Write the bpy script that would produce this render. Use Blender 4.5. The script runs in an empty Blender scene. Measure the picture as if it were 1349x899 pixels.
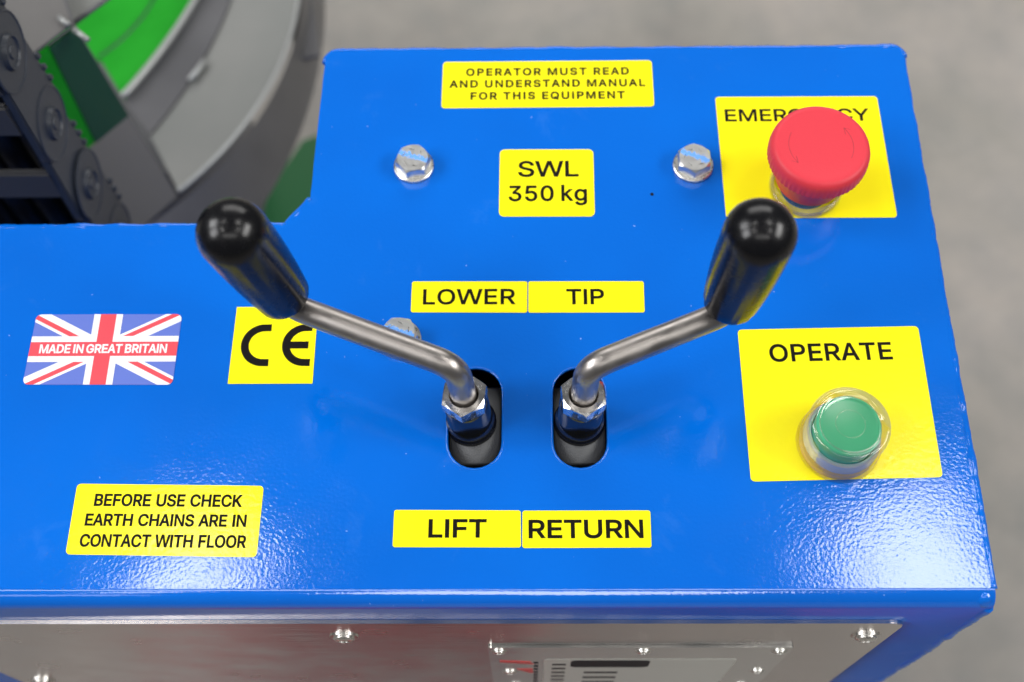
import bpy, bmesh, math, random
from mathutils import Vector, Matrix, noise
random.seed(7)
PI = math.pi
scene = bpy.context.scene
COL = scene.collection

# ------------------------------------------------------------------ camera
F_PX = 1578.89
CAM = Vector((0, 0, 0.43))
ROT = Matrix(((0.99989293, 0.00398364, 0.01408045),
              (0.00240634, 0.90436889, -0.42674479),
              (-0.01443392, 0.42673298, 0.90426248)))
cd = bpy.data.cameras.new('camera')
cam = bpy.data.objects.new('camera', cd)
COL.objects.link(cam)
cam.matrix_world = Matrix.Translation(CAM) @ ROT.to_4x4()
cd.sensor_width = 36
cd.lens = F_PX / 1349 * 36
cd.clip_start = 0.02
cd.clip_end = 60
cd.dof.use_dof = True
cd.dof.focus_distance = 0.455
cd.dof.aperture_fstop = 7.0
scene.camera = cam
bpy.context.view_layer.update()

# ------------------------------------------------------------------ hall light
w = bpy.data.worlds.new('World')
scene.world = w
w.use_nodes = True
bg = w.node_tree.nodes['Background']
bg.inputs[0].default_value = (0.93, 0.96, 1.0, 1)
bg.inputs[1].default_value = 0.16


def area(name, loc, target, sx, sy, watt, color=(1, 1, 1)):
    l = bpy.data.lights.new(name, 'AREA')
    l.shape = 'RECTANGLE'
    l.size, l.size_y, l.energy, l.color = sx, sy, watt, color
    o = bpy.data.objects.new(name, l)
    COL.objects.link(o)
    o.location = loc
    d = Vector(target) - Vector(loc)
    o.rotation_euler = d.to_track_quat('-Z', 'Y').to_euler()
    return o


area('roof_light', (1.14, 0.84, 3.0), (0, .2, 0), 0.50, 0.42, 11.5, (1, .98, .95))
area('roof_light', (-0.98, 0.80, 3.0), (0, .2, 0), 0.42, 0.26, 6.5, (1, .98, .95))
area('roof_light', (1.25, -0.45, 3.0), (0, .2, 0), 0.7, 0.25, 7, (1, .98, .95))
area('roof_light', (-1.25, -0.45, 3.0), (0, .2, 0), 0.7, 0.25, 7, (1, .98, .95))
# rows of big windows high in the walls of the hall
area('window_light', (-3.6, -0.9, 3.1), (0, .2, 0), 1.5, 1.8, 112, (.98, .98, 1))
area('window_light', (-3.6, 1.1, 3.1), (0, .2, 0), 1.5, 1.8, 112, (.98, .98, 1))
area('window_light', (3.9, -0.2, 3.3), (0, .2, 0), 3.2, 1.3, 185, (1, .99, .97))
area('window_light', (0.2, 6.2, 3.6), (0, .2, 0), 6.0, 2.4, 210, (1, .98, .96))
area('window_light', (0.0, -2.6, 4.6), (0, .2, 0), 4.0, 0.9, 45, (1, .98, .96))

scene.view_settings.view_transform = 'Standard'
scene.view_settings.look = 'None'
scene.view_settings.exposure = -0.22
scene.view_settings.gamma = 1
scene.cycles.max_bounces = 8
scene.cycles.transparent_max_bounces = 16


def at(u, v, z=0.0):
    """point of the horizontal plane z that photograph pixel (u, v) looks at"""
    d = ROT @ Vector((u - 674.5, -(v - 449.5), -F_PX))
    return CAM + d * ((z - CAM.z) / d.z)


# ------------------------------------------------------------------ materials
def srgb(r, g, b):
    f = lambda c: (c / 255 / 12.92) if c / 255 <= .04045 else ((c / 255 + .055) / 1.055) ** 2.4
    return (f(r), f(g), f(b), 1)


def mat(name, base=(.5, .5, .5), rough=.5, metal=0, spec=.5, coat=0, coat_rough=.05, **k):
    m = bpy.data.materials.new(name)
    m.use_nodes = True
    b = m.node_tree.nodes['Principled BSDF']
    b.inputs['Base Color'].default_value = (*base[:3], 1)
    b.inputs['Roughness'].default_value = rough
    b.inputs['Metallic'].default_value = metal
    b.inputs['Specular IOR Level'].default_value = spec
    b.inputs['Coat Weight'].default_value = coat
    b.inputs['Coat Roughness'].default_value = coat_rough
    return m


def N(m, t, **kw):
    n = m.node_tree.nodes.new(t)
    for k, v in kw.items():
        setattr(n, k, v)
    return n


def L(m, a, b):
    m.node_tree.links.new(a, b)


def bsdf(m):
    return m.node_tree.nodes['Principled BSDF']


def tex_noise(m, scale, detail=3, rough=.5, dist=0, vec=None, mapscale=None):
    tc = N(m, 'ShaderNodeTexCoord')
    src = tc.outputs['Object']
    if mapscale:
        mp = N(m, 'ShaderNodeMapping')
        mp.inputs['Scale'].default_value = mapscale
        L(m, src, mp.inputs[0])
        src = mp.outputs[0]
    n = N(m, 'ShaderNodeTexNoise')
    n.inputs['Scale'].default_value = scale
    n.inputs['Detail'].default_value = detail
    n.inputs['Roughness'].default_value = rough
    n.inputs['Distortion'].default_value = dist
    L(m, src, n.inputs['Vector'])
    return n


def ramp(m, src, stops):
    r = N(m, 'ShaderNodeValToRGB')
    e = r.color_ramp.elements
    while len(e) < len(stops):
        e.new(.5)
    for i, (p, c) in enumerate(stops):
        e[i].position = p
        e[i].color = c if len(c) == 4 else (*c, 1)
    L(m, src, r.inputs[0])
    return r


def bump(m, src, dist, strength=1, prev=None):
    b = N(m, 'ShaderNodeBump')
    b.inputs['Distance'].default_value = dist
    b.inputs['Strength'].default_value = strength
    L(m, src, b.inputs['Height'])
    if prev:
        L(m, prev.outputs[0], b.inputs['Normal'])
    return b


def wear(m, c0, c1, scale, lo=.35, hi=.65, detail=4):
    n = tex_noise(m, scale, detail)
    r = ramp(m, n.outputs['Fac'], [(lo, (*c0, 1)), (hi, (*c1, 1))])
    L(m, r.outputs[0], bsdf(m).inputs['Base Color'])
    return r


def rough_var(m, scale, a, b):
    n = tex_noise(m, scale, 4)
    mr = N(m, 'ShaderNodeMapRange')
    mr.inputs['From Min'].default_value = .3
    mr.inputs['From Max'].default_value = .7
    mr.inputs['To Min'].default_value = a
    mr.inputs['To Max'].default_value = b
    L(m, n.outputs['Fac'], mr.inputs[0])
    L(m, mr.outputs[0], bsdf(m).inputs['Roughness'])


# blue powder coat with orange peel, dust specks
BLUE = mat('blue_powder_coat', (0, .13, .86), .16, spec=.5)
n0 = tex_noise(BLUE, 14, 2)
r0 = ramp(BLUE, n0.outputs['Fac'], [(.3, (0.0, .118, .57, 1)), (.7, (0.0, .133, .62, 1))])
sp = tex_noise(BLUE, 420, 1)
sr = ramp(BLUE, sp.outputs['Fac'], [(.79, (0, 0, 0, 1)), (.83, (1, 1, 1, 1))])
mx = N(BLUE, 'ShaderNodeMix', data_type='RGBA')
L(BLUE, sr.outputs[0], mx.inputs['Factor'])
L(BLUE, r0.outputs[0], mx.inputs[6])
mx.inputs[7].default_value = (.25, .4, .8, 1)
sm = tex_noise(BLUE, 26, 6, .72, .6)
smr = ramp(BLUE, sm.outputs['Fac'], [(.60, (0, 0, 0, 1)), (.78, (.10, .10, .10, 1))])
mx2 = N(BLUE, 'ShaderNodeMix', data_type='RGBA')
L(BLUE, smr.outputs[0], mx2.inputs['Factor'])
L(BLUE, mx.outputs[2], mx2.inputs[6])
mx2.inputs[7].default_value = (.16, .38, .85, 1)
L(BLUE, mx2.outputs[2], bsdf(BLUE).inputs['Base Color'])
bsdf(BLUE).inputs['IOR'].default_value = 1.56
p1 = tex_noise(BLUE, 780, 1.5, .45)
b1 = bump(BLUE, p1.outputs['Fac'], .000065, .7)
p2 = tex_noise(BLUE, 30, 1)
b2 = bump(BLUE, p2.outputs['Fac'], .0004, .4, b1)
L(BLUE, b2.outputs[0], bsdf(BLUE).inputs['Normal'])
rough_var(BLUE, 60, .06, .11)


def print_mat(name, c, rough=.3):
    m = mat(name, c, rough, spec=.45)
    p = tex_noise(m, 480, 1.5, .45)
    b = bump(m, p.outputs['Fac'], .0001, .5)
    L(m, b.outputs[0], bsdf(m).inputs['Normal'])
    return m


YELLOW = print_mat('yellow_vinyl', (.97, .87, .008), .16)
INK = print_mat('black_ink', (.006, .005, .005), .45)
bsdf(INK).inputs['Specular IOR Level'].default_value = .12
F_BLUE = print_mat('flag_blue', (.12, .18, .58), .3)
F_RED = print_mat('flag_red', (.74, .075, .10), .3)
F_WHITE = print_mat('flag_white', (.86, .86, .88), .3)

STEEL = mat('zinc_plated_steel', (.62, .61, .58), .28, 1)
rough_var(STEEL, 900, .2, .42)
NUT = mat('bright_nut_steel', (.74, .73, .71), .2, 1)
rough_var(NUT, 600, .14, .3)
ROD = mat('brushed_rod_steel', (.36, .335, .315), .4, 1)
_n = tex_noise(ROD, 1400, 2)
L(ROD, bump(ROD, _n.outputs['Fac'], .00003, .5).outputs[0], bsdf(ROD).inputs['Normal'])
rough_var(ROD, 150, .28, .46)
CHROME = mat('chrome', (.8, .8, .8), .08, 1)
BLACKP = mat('glossy_black_plastic', (.003, .003, .004), .09, spec=.36)
rough_var(BLACKP, 300, .2, .3)
COUPL = mat('black_oxide_metal', (.08, .085, .095), .14, .9)
_n = tex_noise(COUPL, 700, 3)
L(COUPL, bump(COUPL, _n.outputs['Fac'], .0001, .4).outputs[0], bsdf(COUPL).inputs['Normal'])
BOOT = mat('grained_black_rubber', (.085, .088, .092), .5, spec=.5)
_n = tex_noise(BOOT, 1800, 2)
L(BOOT, bump(BOOT, _n.outputs['Fac'], .0002, .9).outputs[0], bsdf(BOOT).inputs['Normal'])
DARKIN = mat('dark_cavity_metal', (.01, .01, .012), .6)

PLATE = mat('stainless_cover', (.66, .62, .59), .2, 1)
_n = tex_noise(PLATE, 30, 4, mapscale=(1, 1, 14))
L(PLATE, bump(PLATE, _n.outputs['Fac'], .0002, .3).outputs[0], bsdf(PLATE).inputs['Normal'])
rough_var(PLATE, 40, .16, .28)
PLATE2 = mat('aluminium_data_plate', (.78, .78, .75), .16, 1)
_n = tex_noise(PLATE2, 60, 2)
L(PLATE2, bump(PLATE2, _n.outputs['Fac'], .0003, .5).outputs[0], bsdf(PLATE2).inputs['Normal'])
WINDOWP = mat('pale_printed_field', (.66, .68, .63), .3, .3)
HEAD = mat('dark_printed_header', (.008, .01, .014), .5, spec=.12)
REDP = mat('red_plate_mark', (.7, .05, .05), .3)

RED = mat('red_plastic', (.66, .04, .06), .46, spec=.3)
_n = tex_noise(RED, 900, 3)
L(RED, bump(RED, _n.outputs['Fac'], .00012, .5).outputs[0], bsdf(RED).inputs['Normal'])
REDT = mat('red_plastic_relief', (.42, .03, .045), .5)
GREEN = mat('green_plastic', (.07, .52, .27), .22, spec=.5)
DEEPBLUE = mat('blue_plastic_stem', (.0, .09, .42), .25)


def clear_mat(name, tint, rough=.03, ior=1.45, base=.06):
    m = bpy.data.materials.new(name)
    m.use_nodes = True
    nt = m.node_tree
    nt.nodes.clear()
    out = N(m, 'ShaderNodeOutputMaterial')
    tr = N(m, 'ShaderNodeBsdfTransparent')
    tr.inputs[0].default_value = (*tint, 1)
    gl = N(m, 'ShaderNodeBsdfGlossy')
    gl.inputs['Roughness'].default_value = rough
    gl.inputs['Color'].default_value = (.95, .95, .95, 1)
    df = N(m, 'ShaderNodeBsdfDiffuse')
    df.inputs[0].default_value = (.85, .86, .84, 1)
    lw = N(m, 'ShaderNodeLayerWeight')
    lw.inputs['Blend'].default_value = .38
    mr = N(m, 'ShaderNodeMapRange')
    mr.inputs['To Min'].default_value = base
    mr.inputs['To Max'].default_value = .62
    L(m, lw.outputs['Fresnel'], mr.inputs[0])
    m1 = N(m, 'ShaderNodeMixShader')
    m1.inputs[0].default_value = .2
    L(m, gl.outputs[0], m1.inputs[1])
    L(m, df.outputs[0], m1.inputs[2])
    m2 = N(m, 'ShaderNodeMixShader')
    L(m, mr.outputs[0], m2.inputs[0])
    L(m, tr.outputs[0], m2.inputs[1])
    L(m, m1.outputs[0], m2.inputs[2])
    L(m, m2.outputs[0], out.inputs[0])
    return m


CLEAR = clear_mat('clear_silicone', (.98, .96, .94), base=.035)
AMBER = mat('amber_tinted_ring', (.72, .50, .14), .25)
SATIN = mat('satin_bezel', (.8, .8, .78), .2, .55)
CLEAR2 = clear_mat('clear_plastic_collar', (.97, .95, .92), base=.1)

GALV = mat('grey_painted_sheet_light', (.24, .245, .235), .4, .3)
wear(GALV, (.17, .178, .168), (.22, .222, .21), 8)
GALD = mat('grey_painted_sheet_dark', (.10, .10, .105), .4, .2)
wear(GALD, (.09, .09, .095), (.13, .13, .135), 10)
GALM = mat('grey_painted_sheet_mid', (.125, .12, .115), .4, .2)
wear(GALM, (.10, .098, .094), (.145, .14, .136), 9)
EDGE = mat('worn_sheet_edge', (.36, .37, .36), .4, .5)
CORN = mat('corner_sheet', (.25, .235, .2), .45)
GREENB = mat('bright_green_paint', (.008, .28, .012), .5, spec=.2)
wear(GREENB, (.006, .25, .010), (.014, .33, .018), 12)
GREEND = mat('dark_green', (.012, .07, .03), .4)
GREENM = mat('deep_green_paint', (.008, .115, .03), .5)
CHAIN = mat('slate_moulded_plastic', (.030, .036, .048), .42, spec=.5)
_n = tex_noise(CHAIN, 500, 3)
L(CHAIN, bump(CHAIN, _n.outputs['Fac'], .0002, .5).outputs[0], bsdf(CHAIN).inputs['Normal'])
CHAINB = mat('slate_blue_crossbar', (.05, .05, .052), .45)
CABLE = mat('black_cable', (.004, .004, .005), .5)

CONC = mat('concrete', (.3, .29, .27), .7, spec=.3)
_a = tex_noise(CONC, 2.2, 5, .6)
_r = ramp(CONC, _a.outputs['Fac'], [(.3, (.215, .205, .19, 1)), (.48, (.28, .27, .245, 1)),
                                    (.6, (.325, .305, .28, 1)), (.75, (.37, .355, .33, 1))])
_b = tex_noise(CONC, 14, 6, .7)
_r2 = ramp(CONC, _b.outputs['Fac'], [(.35, (.86, .87, .88, 1)), (.62, (1.05, 1.02, 1.0, 1))])
_m = N(CONC, 'ShaderNodeMix', data_type='RGBA', blend_type='MULTIPLY')
_m.inputs['Factor'].default_value = 1
L(CONC, _r.outputs[0], _m.inputs[6])
L(CONC, _r2.outputs[0], _m.inputs[7])
L(CONC, _m.outputs[2], bsdf(CONC).inputs['Base Color'])


# ------------------------------------------------------------------ mesh helpers
def obj(name, bm, m, parent=None, smooth=False, label=None, angle=None):
    me = bpy.data.meshes.new(name)
    bm.normal_update()
    bm.to_mesh(me)
    bm.free()
    o = bpy.data.objects.new(name, me)
    COL.objects.link(o)
    for mm in (m if isinstance(m, (list, tuple)) else [m]):
        me.materials.append(mm)
    if smooth:
        if angle is None:
            for p in me.polygons:
                p.use_smooth = True
        else:
            me.shade_smooth() if hasattr(me, 'shade_smooth') else None
            for p in me.polygons:
                p.use_smooth = True
            b2 = bmesh.new()
            b2.from_mesh(me)
            for e in b2.edges:
                if len(e.link_faces) == 2 and e.calc_face_angle(0) > angle:
                    e.smooth = False
            b2.to_mesh(me)
            b2.free()
    if parent:
        o.parent = parent
        o.matrix_parent_inverse = parent.matrix_basis.inverted()
    if label:
        o['label'] = label
    return o


def thing(name, label, cat, loc=(0, 0, 0), group=None):
    o = bpy.data.objects.new(name, None)
    COL.objects.link(o)
    o.location = loc
    o.empty_display_size = .01
    o['label'] = label
    o['category'] = cat
    if group:
        o['group'] = group
    return o


def frame(axis):
    a = Vector(axis).normalized()
    t = Vector((1, 0, 0)) if abs(a.x) < .9 else Vector((0, 1, 0))
    u = (t - a * t.dot(a)).normalized()
    return u, a.cross(u), a


def lathe(bm, prof, org, axis=(0, 0, 1), seg=48, rfun=None, mi=0, cap=True, phase=0):
    u, v, a = frame(axis)
    org = Vector(org)
    rings = []
    for k, (r, h) in enumerate(prof):
        if r <= 1e-7:
            rings.append([bm.verts.new(org + a * h)])
        else:
            rr = []
            for i in range(seg):
                t = 2 * PI * i / seg + phase
                q = r * (rfun(t, k) if rfun else 1)
                rr.append(bm.verts.new(org + a * h + (u * math.cos(t) + v * math.sin(t)) * q))
            rings.append(rr)
    for A, B in zip(rings, rings[1:]):
        for i in range(seg):
            j = (i + 1) % seg
            if len(A) == 1 and len(B) > 1:
                f = bm.faces.new((A[0], B[j], B[i]))
            elif len(B) == 1 and len(A) > 1:
                f = bm.faces.new((A[i], A[j], B[0]))
            elif len(A) > 1:
                f = bm.faces.new((A[i], A[j], B[j], B[i]))
            else:
                continue
            f.material_index = mi
    if cap:
        for R_, flip in ((rings[0], True), (rings[-1], False)):
            if len(R_) > 2:
                f = bm.faces.new(R_[::-1] if flip else R_)
                f.material_index = mi
    return bm


def tube(bm, pts, rad, seg=12, closed=False):
    pts = [Vector(p) for p in pts]
    n = len(pts)
    rings = []
    prev = None
    for i, p in enumerate(pts):
        a = pts[(i - 1) % n] if (closed or i > 0) else p
        b = pts[(i + 1) % n] if (closed or i < n - 1) else p
        t = (b - a).normalized()
        if prev is None:
            u, v, _ = frame(t)
        else:
            u = (prev - t * prev.dot(t)).normalized()
            v = t.cross(u)
        prev = u
        r = rad[i] if isinstance(rad, (list, tuple)) else rad
        rings.append([bm.verts.new(p + (u * math.cos(2 * PI * k / seg) + v * math.sin(2 * PI * k / seg)) * r) for k in range(seg)])
    rng = range(n if closed else n - 1)
    for i in rng:
        A, B = rings[i], rings[(i + 1) % n]
        off = 0
        if closed and i == n - 1:   # match the twist at the seam
            off = min(range(seg), key=lambda s: (A[0].co - B[s].co).length)
        for k in range(seg):
            k2 = (k + 1) % seg
            bm.faces.new((A[k], A[k2], B[(k2 + off) % seg], B[(k + off) % seg]))
    if not closed:
        bm.faces.new(rings[0][::-1])
        bm.faces.new(rings[-1])
    return bm


def prism(bm, poly, z0, z1, mi=0):
    """poly: xy points, ccw"""
    lo = [bm.verts.new((x, y, z0)) for x, y in poly]
    hi = [bm.verts.new((x, y, z1)) for x, y in poly]
    fs = [bm.faces.new(hi), bm.faces.new(lo[::-1])]
    for i in range(len(poly)):
        j = (i + 1) % len(poly)
        fs.append(bm.faces.new((lo[i], lo[j], hi[j], hi[i])))
    for f in fs:
        f.material_index = mi
    return bm


def slab(bm, quad, thick, normal=None):
    """a sheet with four given corners and a thickness behind it"""
    q = [Vector(p) for p in quad]
    n = Vector(normal) if normal else (q[1] - q[0]).cross(q[2] - q[0]).normalized()
    a = [bm.verts.new(p) for p in q]
    b = [bm.verts.new(p - n * thick) for p in q]
    bm.faces.new(a)
    bm.faces.new(b[::-1])
    m = len(q)
    for i in range(m):
        j = (i + 1) % m
        bm.faces.new((a[j], a[i], b[i], b[j]))
    return bm


def box(bm, x0, x1, y0, y1, z0, z1):
    return prism(bm, [(x0, y0), (x1, y0), (x1, y1), (x0, y1)], z0, z1)


def fillet(pts, rs, n=8):
    """round the corners of a closed polygon"""
    out = []
    m = len(pts)
    for i in range(m):
        p = Vector(pts[i]); a = Vector(pts[i - 1]); b = Vector(pts[(i + 1) % m])
        r = rs[i] if isinstance(rs, (list, tuple)) else rs
        if r <= 0:
            out.append(tuple(p)); continue
        da = (a - p).normalized(); db = (b - p).normalized()
        ang = da.angle(db)
        t = r / math.tan(ang / 2)
        pa, pb = p + da * t, p + db * t
        c = p + (da + db).normalized() * (r / math.sin(ang / 2))
        va, vb = pa - c, pb - c
        for k in range(n + 1):
            s = k / n
            d = va.slerp(vb, s) if len(va) == 3 else None
            if d is None:
                a0 = math.atan2(va.y, va.x); a1 = math.atan2(vb.y, vb.x)
                dd = (a1 - a0 + PI) % (2 * PI) - PI
                d = Vector((math.cos(a0 + dd * s), math.sin(a0 + dd * s))) * r
            out.append(tuple(c + d))
    return out


def round_path(pts, rs, n=10):
    pts = [Vector(p) for p in pts]
    out = [pts[0]]
    for i in range(1, len(pts) - 1):
        p = pts[i]
        t = rs[i - 1]
        a = p + (pts[i - 1] - p).normalized() * t
        b = p + (pts[i + 1] - p).normalized() * t
        for k in range(n + 1):
            s = k / n
            out.append(a * (1 - s) ** 2 + p * 2 * s * (1 - s) + b * s * s)
    out.append(pts[-1])
    return out


def curve_mesh(splines, extrude=0, offset=0, res=6):
    """filled 2D curve -> mesh; a spline is (points, is_bezier)"""
    c = bpy.data.curves.new('outline', 'CURVE')
    c.dimensions = '2D'
    c.fill_mode = 'BOTH'
    c.extrude = extrude
    c.offset = offset
    c.resolution_u = res
    for pts, bez in splines:
        if bez:
            s = c.splines.new('BEZIER')
            s.bezier_points.add(len(pts) - 1)
            for b, q in zip(s.bezier_points, pts):
                b.handle_left_type = b.handle_right_type = 'FREE'
                b.handle_left = (q[0], q[1], 0)
                b.co = (q[2], q[3], 0)
                b.handle_right = (q[4], q[5], 0)
        else:
            s = c.splines.new('POLY')
            s.points.add(len(pts) - 1)
            for b, q in zip(s.points, pts):
                b.co = (q[0], q[1], 0, 1)
        s.use_cyclic_u = True
    o = bpy.data.objects.new('outline', c)
    me = bpy.data.meshes.new_from_object(o)
    bpy.data.objects.remove(o)
    bpy.data.curves.remove(c)
    return me


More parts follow.
